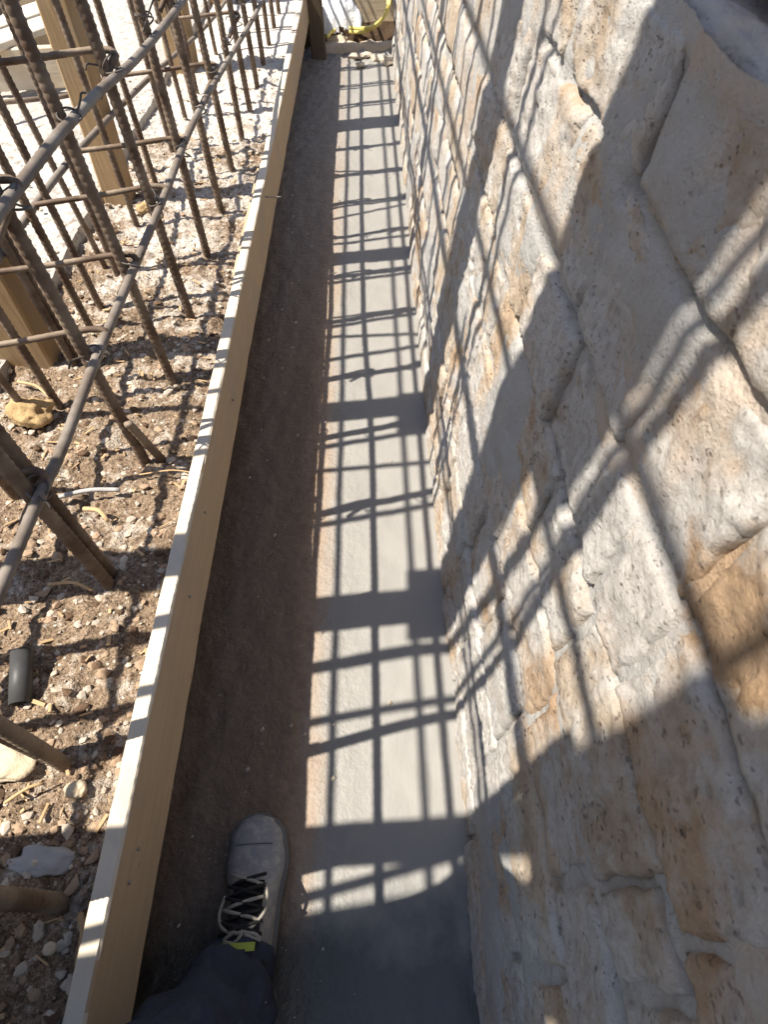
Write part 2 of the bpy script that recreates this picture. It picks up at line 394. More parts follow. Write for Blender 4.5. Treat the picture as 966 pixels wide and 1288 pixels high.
obj('earth_bank', V, Fs, MB, smooth=True, kind='structure', label='dark cut earth bank under the formwork board')

# pale stepped ledge of trodden earth and stone across the far end
for k, (y, z, w) in enumerate(((5.60, .045, .2), (5.76, .075, .2), (5.98, .09, .34))):
    V, Fs = grid(lin(-.36, .2, .02), lin(y-w/2, y+w/2, .02), lambda x, yy: z+.02*FBM(x*8, yy*8, k+3)-.25*max(0, abs(yy-y)/(w/2)-.75)**1.2)
    obj('earth_ledge', V, Fs, MLedge, smooth=True, kind='structure', label='pale trodden earth ledge at the far end of the trench')

# ------------------------------------------------------------------ stone wall
BAT = .105
def wx(z): return .16 + BAT*z
wall = thing('stone_wall', 'old coursed wall of rough tan stone smeared with grey mortar, right of the trench', 'wall', (.2, 1.5, 0))
zc = [-.03, .11, .24, .34, .54, .70, .855, 1.015, 1.19, 1.325]
fixed = {8: [.667], 7: [.43], 5: [.035], 6: [-.02, .33]}
YB, YE = -1.6, 5.55
def slab_stone(y0, y1, z0, z1, seed, near):
    """one squared stone: bulged rough face, worn edges, sides running back into the wall"""
    step = .0062 if near else .026
    ny = max(6, int((y1-y0)/step)); nz = max(5, int((z1-z0)/step))
    proud = random.uniform(-.003, .006); tilt = random.uniform(-.018, .018); tiltz = random.uniform(-.025, .025)
    g = random.choice((.003, .005, .007, .010)) if near else random.uniform(.003, .006); V = []
    cy, cz = (y0+y1)/2, (z0+z1)/2; er = random.uniform(.006, .013)
    ty = np.linspace(0, 1, ny+1); tz = np.linspace(0, 1, nz+1)
    for j in range(nz+1):
        for i in range(ny+1):
            wob_y = .008*FBM(seed*3.3, tz[j]*(z1-z0)*14+cz*5, 1+2*(ty[i] > .5), 2); wob_z = .008*FBM(seed*1.9, ty[i]*(y1-y0)*9+cy*3, 5+2*(tz[j] > .5), 2)
            y = y0+g+(y1-y0-2*g)*ty[i] + wob_y*abs(ty[i]-.5)*2; z = z0+g+(z1-z0-2*g)*tz[j] + wob_z*abs(tz[j]-.5)*2
            e = min(ty[i], 1-ty[i])*(y1-y0); ez = min(tz[j], 1-tz[j])*(z1-z0)
            d = e*ez/math.sqrt(e*e+ez*ez) if e > 0 and ez > 0 else 0
            erl = er*(.55+.9*max(0, .5+N3(y*26, z*26, seed+3))); r = max(0, 1-d/erl); off = proud + tilt*(y-cy) + tiltz*(z-cz) - er*(1-math.sqrt(max(0, 1-r*r)))*.95
            off += .005*FBM(y*6+seed, z*6, seed*.7, 2) + .0048*FBM(y*22, z*26, seed*1.3+4, 3)
            if near:
                off += .0024*FBM(y*70, z*85, 2.2, 3)
                h_ = N3(y*52, z*62, 7.3+seed) + .5*N3(y*110, z*120, 1.3)
                off -= .0065*max(0, min(1, (h_-.48)/.22)) + .003*max(0, min(1, (N3(y*24, z*9, 4.4+seed)-.42)/.12))
            V.append((wx(z)-off, y, z))
    n = ny+1
    Fs = [(j*n+i, (j+1)*n+i, (j+1)*n+i+1, j*n+i+1) for j in range(nz) for i in range(ny)]
    ring = [i for i in range(n)] + [j*n+ny for j in range(1, nz+1)] + [nz*n+i for i in range(ny-1, -1, -1)] + [j*n for j in range(nz-1, 0, -1)]
    o = len(V)
    for q in ring: x, y, z = V[q]; V.append((wx(z)+.07, y, z))
    m = len(ring)
    for k in range(m): Fs.append((ring[k], ring[(k+1) % m], o+(k+1) % m, o+k))
    return V, Fs
sid = 0
for ci in range(len(zc)-1):
    cuts = [YB]; pts = sorted(fixed.get(ci, []))
    y = YB
    while y < YE-.2:
        L = random.uniform(.2, .4) if ci > 2 else random.uniform(.26, .52)
        if y > 2.2: L *= 1.1
        nxt = y+L
        for p in pts:
            if y < p-.06 < nxt: nxt = p
        y = min(nxt, YE) if YE-nxt > .18 else YE
        cuts.append(y)
    for a, b in zip(cuts[:-1], cuts[1:]):
        sid += 1
        V, Fs = slab_stone(a, b, zc[ci], zc[ci+1], sid*1.37, a < 1.35)
        obj('stone', V, Fs, MS, wall, smooth=True)
# mortar bed behind and between the stones, smeared flush here and there
def mort(y, z):
    s = FBM(y*3.1+11, z*4.2, 2.7, 3)
    off = -.0055 + .021*max(-.3, s) + .004*FBM(y*18, z*18, 3.9, 3) + .002*FBM(y*60, z*60, 1.9, 2)
    off -= .008*max(0, N3(y*2.3+5, z*2.7, 8.1))
    if y < 1.2:
        wy = .004*N3(z*30, 2, 2); wz = .004*N3(y*22, 7, 3)
        if 1.17 < z < 1.31: off -= .034*math.exp(-((y-.667-wy)/.010)**2)
        off -= .022*math.exp(-((z-1.19-wz)/.007)**2)*max(0, min(1, .6+1.4*N3(y*6, 3, 1)))
        off -= .020*math.exp(-((z-1.015-wz)/.007)**2)*max(0, min(1, .5+1.4*N3(y*5, 9, 1)))
        off -= .020*math.exp(-((z-.855-wz)/.007)**2)*max(0, min(1, .5+1.4*N3(y*5, 19, 1)))
    return wx(z) - min(off, .010)
ys = lin(YB, 1.6, .011) + lin(1.6, YE, .03)[1:]; zs = lin(-.03, 1.335, .011); V = [(mort(y, z), y, z) for y in ys for z in zs]; nz = len(zs)
Fs = [(j*nz+i, j*nz+i+1, (j+1)*nz+i+1, (j+1)*nz+i) for j in range(len(ys)-1) for i in range(nz-1)]
Fs = [q[::-1] for q in Fs]
obj('mortar', V, Fs, MM, wall, smooth=True)
# cement capping over the top, rounding over the front edge
def cap(y, t):     # t: 0 at the front lip, then back over the top
    prof = [(.012, 1.285), (.004, 1.315), (.02, 1.338), (.05, 1.345), (.12, 1.347), (.25, 1.35), (.42, 1.35), (.43, 1.2), (.43, .3)]
    k = min(len(prof)-2, int(t)); f = t-k; a, b = prof[k], prof[k+1]
    x = a[0]+(b[0]-a[0])*f; z = a[1]+(b[1]-a[1])*f
    nn = .010*FBM(y*5, t*1.7, 3.1, 3)+.005*FBM(y*24, t*5, 9, 3)
    lip = .03*FBM(y*3.3, 5.5, 1.2, 2) if t < 1 else 0
    return (wx(1.325)+x-(.3*nn if t < 3 else 0), y, z+nn+lip*(1-t if t < 1 else 0))
ts = [i*.2 for i in range(0, 41)]; ys = lin(YB, YE, .014)
V = [cap(y, t) for y in ys for t in ts]; n = len(ts)
Fs = [(j*n+i, (j+1)*n+i, (j+1)*n+i+1, j*n+i+1) for j in range(len(ys)-1) for i in range(n-1)]
Fs = [q[::-1] for q in Fs]
obj('capping', V, Fs, MM, wall, smooth=True)
V, Fs = [(wx(0)+.01, YE-.01, -.03), (wx(1.33)+.01, YE-.01, 1.33), (.73, YE-.01, 1.33), (.73, YE-.01, -.03)], [(3, 2, 1, 0)]
obj('end_face', V, Fs, MM, wall)

# ------------------------------------------------------------------ formwork boards
PX0, PX1, PZ0, PZ1 = -.488, -.4535, .228, .416
pk = thing('formwork_board', 'long tan pine formwork board on edge between soil and trench', 'board', (-.472, 2, PZ0))
def board(y0, y1, seed):
    ys = lin(y0, y1, .03); prof = []; V = []
    prof = [(PX1, PZ0+.003), (PX1, PZ1-.004), (PX1-.004, PZ1), (PX0+.004, PZ1), (PX0, PZ1-.004), (PX0, PZ0)]
    for y in ys:
        sw = .002*N3(y*.8, seed, 2.2)
        for k, (x, z) in enumerate(prof):
            zz = z + (.005*N3(y*1.3, seed, 5)+.003*FBM(y*7, k, seed) if z > .3 else .008*N3(y*2.1, seed, 8) + .004*N3(y*9, seed, 1))
            V.append((x+sw+.0012*N3(y*11, k, seed), y, zz))
    m = len(prof); Fs = []
    for j in range(len(ys)-1):
        for k in range(m): Fs.append((j*m+k, (j+1)*m+k, (j+1)*m+(k+1) % m, j*m+(k+1) % m))
    Fs.append(tuple(range(m))); Fs.append(tuple((len(ys)-1)*m+k for k in range(m-1, -1, -1)))
    return V, Fs
V, Fs = board(-.9, 5.72, 3); po_ = obj('plank', V, Fs, MW_plank, pk)
po_.data.materials.append(MEdge)
for p_ in po_.data.polygons:
    if p_.normal.z > .5: p_.material_index = 1
for y, z, ln in ((.07, .36, .004), (.12, .35, .004), (.62, .34, .004), (.85, .35, .004), (1.3, .31, .006)):
    V, Fs = tube([(PX1-.004, y, z), (PX1+ln, y, z)], .0035, 8); obj('nail', V, Fs, MNail, pk, smooth=True)
V, Fs = tube(smoothpoly([(PX1-.004, 2.43, .375), (PX1+.035, 2.43, .372), (PX1+.062, 2.445, .365)], .008), .003, 8); obj('nail', V, Fs, MNail, pk, smooth=True, label='bent nail sticking out of the board')
V, Fs = beam((-.497, 1.75, .375), (-.497, 2.62, .379), .012, .05, seed=4)
obj('timber_lath', V, Fs, MW_plank, None, label='thin wooden lath wedged behind the long formwork board', cat='lath')
# short stakes hold the board from behind
for y in (.45, 1.75, 3.1, 4.6):
    V, Fs = beam((-.512, y, .27), (-.512, y, .345), .03, .03, up=(0, 1, 0), seed=y); obj('stake', V, Fs, MW_plank, pk)

# ------------------------------------------------------------------ reinforcement cage
NX, FX = -.607, -.965
cage = thing('rebar_cage', 'rusty reinforcement cage of upright and lengthwise bars standing left of the board', 'rebar cage', (-.79, 2.0, SOIL))
CL = cage.location
def zbar(x, h0, h1, r, name='upright_bar'):
    V, Fs = ribbed([(0, 0, h0), (0, 0, h1)], r); return raw(name, V, Fs, True)
near_me = zbar(0, -.12, 2.62, .0135); near_me.materials.append(MR1)
far_me = zbar(0, -.12, 3.28, .0115); far_me.materials.append(MR1)
nearY = [-1.0, -.66, -.33, .64, 1.006, 1.342, 1.657, 2.02, 2.36, 2.705, 3.05, 3.38, 3.72, 4.06, 4.4, 4.75, 5.1, 5.45, 5.8, 6.15]
farY = [-.9, -.5, -.1, .91, 1.25, 1.417, 1.60, 1.717, 1.93, 2.25, 2.6, 2.95, 3.3, 3.64, 3.98, 4.3, 4.65, 5.0, 5.35, 5.7]
for X, Ys, me, sg in ((NX, nearY, near_me, -1), (FX, farY, far_me, 1)):
    for i, y in enumerate(Ys):
        o = link('upright_bar', me, None, cage)
        o.location = Vector((X+.022*sg, y, SOIL)) - CL
        o.rotation_euler = (random.uniform(-.012, .012), random.uniform(-.012, .012), random.uniform(0, 6))
# lapped starter bars beside a few uprights, and one cut-off stub
for x, y, h in ((NX-.028, .672, .75), (NX-.042, .272, .5), (FX+.03, 1.44, .9)):
    V, Fs = ribbed([(x, y, SOIL-.08), (x-.004, y+.005, SOIL+h)], .0125); obj('starter_bar', V, Fs, MR1, cage, smooth=True)
for dx, r in ((0, .0145), (.03, .012)):
    V, Fs = ribbed([(-.558-dx, .045+dx*.3, SOIL-.1), (-.566-dx, .04, 1.2), (-.57-dx, .035, 2.2)], r); obj('upright_bar', V, Fs, MR1, cage, smooth=True)
for X_, r, pts in ((FX+.01, .0135, [(.47, .26), (.43, 1.2), (.42, 1.5), (.40, 2.05), (.31, 2.6), (.276, 2.95), (.268, 3.3), (.22, 3.66)]),
                  (FX-.02, .0115, [(.455, .26), (.43, 1.2), (.425, 1.5), (.41, 2.05), (.325, 2.6), (.29, 2.95), (.282, 3.3), (.24, 3.66)]),
                  (NX-.014, .0135, [(.257, .24), (.275, .7), (.287, 1.4), (.24, 2.05), (.238, 2.6), (.20, 2.97)]),
                  (FX+.01, .0115, [(.285, .26), (.283, 1.34), (.258, 2.1), (.205, 2.75), (.198, 3.3), (.17, 3.66)])):
    V, Fs = ribbed(smoothpoly([(X_, y, z) for y, z in pts], .05), r)
    obj('upright_bar', V, Fs, MR1, cage, smooth=True)
for y0_, y1_, x_ in ((1.98, 1.70, FX-.03), (2.72, 2.95, FX-.03), (3.5, 3.2, FX+.03), (1.2, 1.02, FX-.03)):
    V, Fs = ribbed([(x_, y0_, SOIL-.1), (x_-.02, y1_, 2.9)], .010); obj('upright_bar', V, Fs, MR1, cage, smooth=True)
sb = on_z(209, 575, .37); V, Fs = ribbed([sb-Vector((0, 0, .06)), sb+Vector((-.035, -.03, .16))], .0105); obj('starter_bar', V, Fs, MR1, cage, smooth=True)

def longbar(pts, r, mat):
    V, Fs = ribbed(smoothpoly(pts, .05), r, ds=.008, rib=.06); obj('lengthwise_bar', V, Fs, mat, cage, smooth=True)
A = [on_x(*p, NX) for p in ((0, 265), (110, 130), (230, 0))]; B = [on_x(*p, NX) for p in ((0, 740), (75, 570), (125, 440), (205, 250), (255, 130), (330, 0))]
def ext(P, y0, y1):
    a, b = P[0], P[-1]; return [Vector((NX, y0, a.z))] + P + [Vector((NX, y1, b.z-.02))]
longbar(ext(A, -1.3, 6.2), .0105, MR2); longbar(ext(B, -1.3, 6.2), .0105, MR2)
for z, dz in ((1.367, 0), (1.69, .02), (2.02, 0), (2.34, .02), (2.66, 0)):
    longbar([(NX, -1.3, z+.01), (NX, .4, z+dz), (NX, 2.2, z), (NX, 4.2, z-.02), (NX, 6.2, z-.03)], .0095, MR2)
BF = [on_x(*p, FX) for p in ((12, 304), (60, 236), (105, 182), (180, 105), (270, 20))]
longbar([Vector((FX, -1.3, .725)), Vector((FX, .5, .725))] + BF + [Vector((FX, 6.2, BF[-1].z-.05))], .0105, MR2)
for z in (1.08, 1.494, 1.91, 2.30, 2.70):
    longbar([(FX, -1.3, z), (FX, .5, z+.015), (FX, 2.4, z), (FX, 4.4, z-.015), (FX, 6.2, z-.03)], .0095, MR2)
# cross ties with a hooked end
def tie(y, z, seed):
    dy = random.uniform(-.09, -.05)
    pts = [(NX-.05, y-.055, z-.065), (NX-.012, y-.012, z-.016), (NX+.004, y, z), (NX-.03, y+.003, z+.012), (-.79, y+dy*.5, z+.01), (FX-.005, y+dy, z+.006), (FX+.01, y+dy+.006, z-.004)]
    V, Fs = ribbed(smoothpoly(pts, .012), .0075, ds=.006, rib=.05); obj('cross_tie', V, Fs, MR1, cage, smooth=True)
k = 0
for z in (.717, 1.042, 1.367, 1.69, 2.02, 2.34):
    for y in nearY[1::2] if int(z*10) % 2 else nearY[0::2]:
        tie(y+.02, z+.012, k); k += 1
for y in (1.74, 1.075): tie(y, .72, k)
# twisted wire at the crossings
tw = []
for j in range(19):
    a = j/18*2*math.pi*1.6; tw.append((math.cos(a)*.021, math.sin(a)*.018, .018*math.sin(a*.5)))
tw += [(.03, .008, .02), (.042, .02, .028), (.05, .026, .02)]
V, Fs = tube(smoothpoly(tw, .004), .0022, 6); tw_me = raw('tie_wire', V, Fs, True); tw_me.materials.append(MWire)
Bz = lambda y: .717
for y in nearY[2:18]:
    for z in (.715, 1.04, 1.367, 1.69):
        o = link('tie_wire', tw_me, None, cage); o.location = Vector((NX-.008, y, z)) - CL
        o.rotation_euler = (random.uniform(-.5, .5), random.uniform(-.5, .5), random.uniform(0, 6.3))

# ------------------------------------------------------------------ timber posts beyond the cage
POSTS = [  # base Y, top Y, width, thickness, side board Y (or None), label
    (1.45, 1.27, .2, .09, 1.29, 'stout tan timber post nearest the camera, lower left behind the cage'),
    (2.46, 2.38, .10, .10, None, 'tall tan timber post behind the cage beside the pale slab'),
    (4.0, 3.98, .14, .17, None, 'farthest tan timber post behind the cage, close to the trench end'),
    (.64, .47, .2, .10, .51, 'timber post out of frame throwing the middle broad shadow band'),
    (.085, -.215, .12, .085, None, 'timber post beside the worker throwing the nearest shadow band'),
    (5.35, 5.33, .14, .12, None, 'timber post behind the cage level with the trench end')]
LEAN = .07
for y, yt, w, th, sb_, lab in POSTS:
    p = thing('timber_post', lab, 'post', (-1.06, y, SOIL), group='timber posts behind the rebar cage')
    V, Fs = beam((-1.015-w/2, y+.01, SOIL-.1), (-1.015-w/2+LEAN*(4.0 if y != .64 else 3.1), yt-(yt-y)*-.1, 4.4 if y != .64 else 3.45), w, th, up=(0, 1, 0), seed=y*3, bev=.006, jit=.002)
    obj('shaft', V, Fs, MW_post, p)
    if sb_:
        V, Fs = beam((-1.015-w-.017+LEAN*1.9, sb_+.02, 2.16), (-1.015-w-.015+LEAN*3.45, sb_-.085, 3.82), .03, .225, up=(0, 1, 0), seed=y*5); obj('side_board', V, Fs, MW_post, p)
    if y == .64:
        V, Fs = beam((-1.015-w-.048+LEAN*2.9, .34, 3.22), (-1.015-w-.046+LEAN*3.45, .30, 3.82), .03, .24, up=(0, 1, 0), seed=y*9); obj('side_board', V, Fs, MW_post, p)
V, Fs = beam((-1.16, -.66, 3.33), (-1.16, -.095, 3.35), .03, .64, up=(0, .16, 1), seed=44)  # unseen panel, added to keep the near end of the wall dark
obj('shade_panel', V, Fs, MW_plank, None, label='added out-of-frame panel shading the near wall, high above the worker', cat='shade panel')
V, Fs = beam((-1.165, -.68, 1.84), (-1.165, -.165, 1.86), .03, 2.2, seed=47)  # another added panel out of view, shades near floor and soil
obj('shade_panel', V, Fs, MW_plank, None, label='added tall panel shading the near floor and soil, left of the worker and out of frame', cat='shade panel')
V, Fs = beam((-1.20, -.45, 1.05), (-1.20, -.065, 1.06), .025, 1.3, seed=49)  # small unseen panel, put in to shade the nearest soil
obj('small_shade_panel', V, Fs, MW_plank, None, label='added smaller panel shading the near soil, behind the tall one and out of frame', cat='shade panel')

# ------------------------------------------------------------------ slab, boards and sheets on the left
def slab_z(x, y): return SOIL+.045+.006*FBM(x*4, y*4, 2.9)+.005*FBM(x*22, y*22, 6.1, 3)
xs = lin(-1.95, -1.13, .02); ys = lin(1.3, 5.6, .025); V = []; nx = len(xs)
for y in ys:
    for i, x in enumerate(xs):
        xx = x + (.006*N3(y*2.2, 3, 3)+.003*N3(y*15, 1, 1) if i == nx-1 else 0); V.append((xx, y, slab_z(x, y) if i < nx-1 else slab_z(x, y)-.004))
Fs = [(j*nx+i, j*nx+i+1, (j+1)*nx+i+1, (j+1)*nx+i) for j in range(len(ys)-1) for i in range(nx-1)]
o0 = len(V); V += [(-1.128+.006*N3(y*2.2, 3, 3)+.003*N3(y*15, 1, 1), y, SOIL-.03) for y in ys]
Fs += [((j+1)*nx+nx-1, j*nx+nx-1, o0+j, o0+j+1) for j in range(len(ys)-1)]
obj('concrete_slab', V, Fs, MSlab, kind='structure', label='pale dusty concrete slab left of the rebar cage')

def piece(name, p0, p1, w, h, mat, label, cat, group=None, up=(0, 0, 1), seed=0):
    V, Fs = beam(p0, p1, w, h, up=up, seed=seed, bev=.004, jit=.002); return obj(name, V, Fs, mat, None, label=label, cat=cat, group=group)
z0 = SOIL+.06
a = on_z(-40, 121, z0); b = on_z(92, 113, z0); d = (b-a).normalized()
piece('timber_board', a+Vector((0, 0, .1)), b+Vector((0, 0, .1)), .035, .17, MW_x, 'tan board standing on edge left of the tall timber post', 'board', seed=1)
a = on_z(-30, 82, .5); b = on_z(74, 38, .5)
piece('timber_beam', a, b, .09, .16, MW_x, 'squared tan timber beam lying behind the board on edge', 'beam', seed=2)
a = on_z(-30, 62, .62); b = on_z(68, 26, .62)
piece('timber_plank', a, b, .17, .03, MW_pale, 'pale dusty plank lying flat on top of the timber beam', 'plank', seed=3)
a = on_z(-30, 40, .62); b = on_z(66, 8, .62)
piece('timber_plank', a, b, .2, .035, MW_pale, 'whitish plank farthest back in the timber pile, upper left corner', 'plank', seed=5)
a = on_z(-30, 25, .48); b = on_z(80, -8, .48)
piece('timber_beam', a, b, .12, .22, MW_x, 'tan beam holding up the whitish plank at the back of the pile', 'beam', seed=6)
a = on_z(55, 84, .43); b = on_z(84, 68, .43)
piece('wood_offcut', a, b, .05, .03, MW_pale, 'short pale offcut lying between the beam and the board on edge', 'offcut', seed=7)
a = on_z(100, 135, SOIL+.06); b = on_z(215, 124, SOIL+.06)
V, Fs = tube(resample([on_z(-20, 131, .5), on_z(75, 122, .46), on_z(110, 115, .45)], .05), .011, 10); obj('steel_rod', V, Fs, MR1, None, smooth=True, label='dark steel rod lying across in front of the board on edge', cat='rod')

# grey block wall far behind the timber pile
bw = thing('block_wall', 'shaded grey block wall far behind the timber pile', 'wall', (-4.5, 8.6, SOIL))
MBlock = m_plain('grey_block', (.22, .21, .22), .9, .2, 8)
V, Fs = beam((-9, 8.6, SOIL-.1), (-1.9, 8.6, SOIL-.1), .2, .16, seed=3); obj('footing', V, Fs, MM, bw)
k = 0
bme = None
for r_i in range(5):
    for c_i in range(17):
        x = -8.8+c_i*.405+(.2 if r_i % 2 else 0)
        if bme is None:
            V, Fs = beam((-.196, 0, 0), (.196, 0, 0), .19, .19, seg=.4, jit=.001, bev=.006); bme = raw('block', V, Fs); bme.materials.append(MBlock)
        o = link('block', bme, None, bw); o.location = Vector((x, 8.6, SOIL+.08+r_i*.2)) - bw.location

# ------------------------------------------------------------------ far end of the trench
fp = thing('end_post', 'dark weathered post at the far end of the formwork board', 'post', (-.405, 5.44, 0))
V, Fs = beam((-.405, 5.44, -.05), (-.405, 5.44, 2.4), .11, .10, up=(0, 1, 0), seed=8, bev=.006); obj('shaft', V, Fs, MW_dark, fp)
def crumple(c, sx, sy, sz, seed, n=26):
    V = []; Fs = []
    for j in range(n+1):
        for i in range(n+1):
            u, v = i/n*2-1, j/n*2-1; e = (1-u**4)*(1-v**4)
            h = sz*(e**.5)*(.75+.35*FBM(u*2+seed, v*2, 1, 3)) + .02*abs(FBM(u*6, v*6, seed, 3))
            V.append((c[0]+u*sx+.02*N3(u*3, v*3, seed), c[1]+v*sy+.02*N3(u*3, v*3, seed+4), c[2]+max(h, -.01)))
    n1 = n+1
    for j in range(n):
        for i in range(n): Fs.append((j*n1+i, j*n1+i+1, (j+1)*n1+i+1, (j+1)*n1+i))
    return V, Fs
mb = Mat('white_plastic', .35, .5); mb.color(mb.mix(mb.noise(mb.vec(), 12, 4, .6), (.58, .60, .64), (.80, .80, .80))); mb.bump(mb.noise(mb.vec(), 18, 4, .7), .02, .8)
q = on_z(428, 40, .08)
V, Fs = crumple((q.x+.01, q.y+.30, .08), .17, .36, .30, 4)
obj('plastic_bag', V, Fs, mb.m, None, smooth=True, label='crumpled white plastic bag beside the dark end post', cat='bag')
q = on_z(471, 32, .09)
V, Fs = beam((q.x-.16, q.y+.06, .18), (q.x+.16, q.y+.04, .18), .11, .19, seed=12, bev=.008)
obj('timber_block', V, Fs, MW_x, None, label='short brown timber block under the yellow hose', cat='block')
q = on_z(440, 12, .16)
for k, (dx, dz, c, lab) in enumerate(((-.1, .09, (.24, .09, .06), 'dull red clay brick lying behind the white bag'), (.28, .12, (.14, .075, .055), 'dark brown clay brick behind the timber block'))):
    V, Fs = beam((q.x+dx-.22, q.y+.35, .16+dz), (q.x+dx+.22, q.y+.38, .16+dz), .24, .2, seed=15+k, bev=.006)
    obj('clay_brick', V, Fs, m_plain('clay_%d' % k, c, .9, .25, 25), None, label=lab, cat='brick')
mh = m_plain('yellow_hose_rubber', (.66, .55, .16), .45, .15, 20, .001)
hp = [on_z(411, 47, .09), on_z(418, 39.5, .1), on_z(432, 34.5, .11), on_z(452, 36, .12), on_z(466, 34, .15), on_z(478, 27, .22), on_z(486, 15, .32), on_z(490, 0, .38), on_z(491, -30, .36)]
V, Fs = tube(smoothpoly(hp, .02), .0125, 10); obj('garden_hose', V, Fs, mh, None, smooth=True, label='yellow hose curving over the far end of the trench', cat='hose')
hp = [on_z(440, 40, .1), on_z(452, 40.5, .11), on_z(463, 38, .12), on_z(474, 32, .17), on_z(482, 22, .26), on_z(487, 8, .33), on_z(488, -20, .3)]
V, Fs = tube(smoothpoly(hp, .02), .0115, 10); obj('garden_hose', V, Fs, mh, None, smooth=True, label='second shorter loop of yellow hose below the first', cat='hose')
# loose stones on the floor end and corner stone
for k, (u, v, s, lab) in enumerate(((447, 71, .036, 'leftmost of the pale rubble stones on the floor at the far trench end'), (462, 69, .032, 'second pale rubble stone from the left at the far trench end'),
        (476, 73, .042, 'middle pale rubble stone, largest of those left of the wall foot'), (490, 77, .045, 'pale rubble stone touching the wall foot at the far trench end'), (453, 81, .026, 'small pale rubble stone lying nearest the camera at the far trench end'))):
    q = on_z(u, v, .02); V, Fs = rock((q.x, q.y, .018), s*1.4, s, s*.55, 2, .6, k+20)
    obj('rubble_stone', V, Fs, MGravel, None, label=lab, cat='stone', group='rubble at the far end of the trench')
# red tile on the wall top
qa, qb = on_z(940, -2, 1.352), on_z(972, 24, 1.352); dd = (qb-qa).normalized(); off_ = Vector((-dd.y, dd.x, 0)); off_ = off_ if off_.dot(qa-CAMV0) > 0 else -off_
dz_ = Vector((0, 0, .018)); V, Fs = beam(qa-dd*.10+off_*.055+dz_, qb+dd*.02+off_*.055+dz_, .10, .03, seed=31, bev=.005)
obj('clay_brick', V, Fs, m_plain('red_clay', (.30, .085, .055), .85, .2, 25), None, label='red clay brick lying on the wall top, upper right corner', cat='brick')

# ------------------------------------------------------------------ things on the soil
q = on_z(26, 850, .37)
bp = thing('pipe_stub', 'short black plastic pipe stub lying on the soil', 'pipe', (q.x, q.y, .37))
def hollow(p0, p1, r, t, seg=20):
    p0, p1 = Vector(p0), Vector(p1); V1, F1 = tube([p0, p1], r, seg, cap=False); V2, F2 = tube([p0, p1], r-t, seg, cap=False)
    o = len(V1); Fs = F1+[tuple(i+o for i in f[::-1]) for f in F2]
    for e in (0, seg):
        for k in range(seg): Fs.append((e+k, e+(k+1) % seg, o+e+(k+1) % seg, o+e+k) if e else (e+(k+1) % seg, e+k, o+e+k, o+e+(k+1) % seg))
    return V1+V2, Fs
a, b = on_z(27, 818, .395), on_z(25, 885, .375)
V, Fs = hollow(a, b, .021, .004); obj('pipe_wall', V, Fs, m_plain('black_pipe', (.055, .055, .055), .5, .3, 40, .001), bp, smooth=True)
def one_rock(name, u, v, z, s, mat, label, cat, seed, sub=3, rough=.3, rot=0):
    q = on_z(u, v, z); V, Fs = rock((q.x, q.y, z), *s, sub+1, rough, seed, rot); obj(name, V, Fs, mat, None, smooth=True, label=label, cat=cat)
MOchre = m_plain('ochre_stone', (.36, .245, .12), .9, .5, 22, .014); MCream = m_plain('cream_stone', (.50, .42, .30), .9, .35, 18, .012); MGrey = m_plain('grey_stone', (.34, .33, .32), .9, .25, 20, .006)
one_rock('ochre_rock', 40, 517, .39, (.06, .045, .035), MOchre, 'lumpy ochre yellow rock on the soil left of the cage', 'rock', 2, rough=.5)
one_rock('cream_rock', 2, 958, .378, (.06, .04, .022), MCream, 'large cream coloured flat rock at the left edge of the picture', 'rock', 5, rough=.3)
one_rock('flat_rock', 55, 1083, .365, (.055, .022, .010), MGrey, 'flat pale stone flag partly in shade in front of the near bars', 'rock', 9, rough=.4)
one_rock('pale_rock', 126, 410+35, .37, (.022, .02, .014), MCream, 'small pale rock lying in the post shadow', 'rock', 14)
one_rock('white_rock', 96, 992, .375, (.018, .016, .012), MCream, 'small whitish rock in front of the bent bar', 'rock', 17)
one_rock('white_pebble', 62, 1193, .375, (.011, .009, .007), MCream, 'rounded whitish pebble near the bottom left corner', 'pebble', 23, rough=.1)
one_rock('buff_rock', 180, 262, .375, (.03, .026, .02), MOchre, 'buff rock beside the slab edge', 'rock', 27)
one_rock('brown_rock', 138, 275+15, .372, (.03, .022, .018), MClod, 'brown rock among the bars near the slab', 'rock', 29)
for k, (u0, v0, u1, v1, lab) in enumerate(((62, 628, 150, 616, 'grey splintered stick lying across the soil between bars'), (22, 480, 62, 500, 'pale root lying left of the ochre rock'),
        (175, 597, 250, 596, 'thin twig pointing at the formwork board'), (105, 640, 135, 655, 'short yellowish wood splinter on the soil'), (60, 735, 115, 742, 'pale twig in the shade by the broad shadow band'),
        (5, 1010, 55, 985, 'thin branching twig near the left edge'), (100, 1150, 98, 1215, 'sunlit pale stick standing near the bottom left corner'))):
    p0, p1 = on_z(u0, v0, .385), on_z(u1, v1, .385); mid = p0.lerp(p1, .5)+Vector((.008, .008, .006))
    r = (.006, .0045, .002, .006, .0035, .003, .006)[k]
    V, Fs = tube(smoothpoly([p0, mid, p1], .01), [r]*0 or r, 6); obj('twig', V, Fs, MChip if k != 0 else MGrey, None, smooth=True, label=lab, cat='twig')
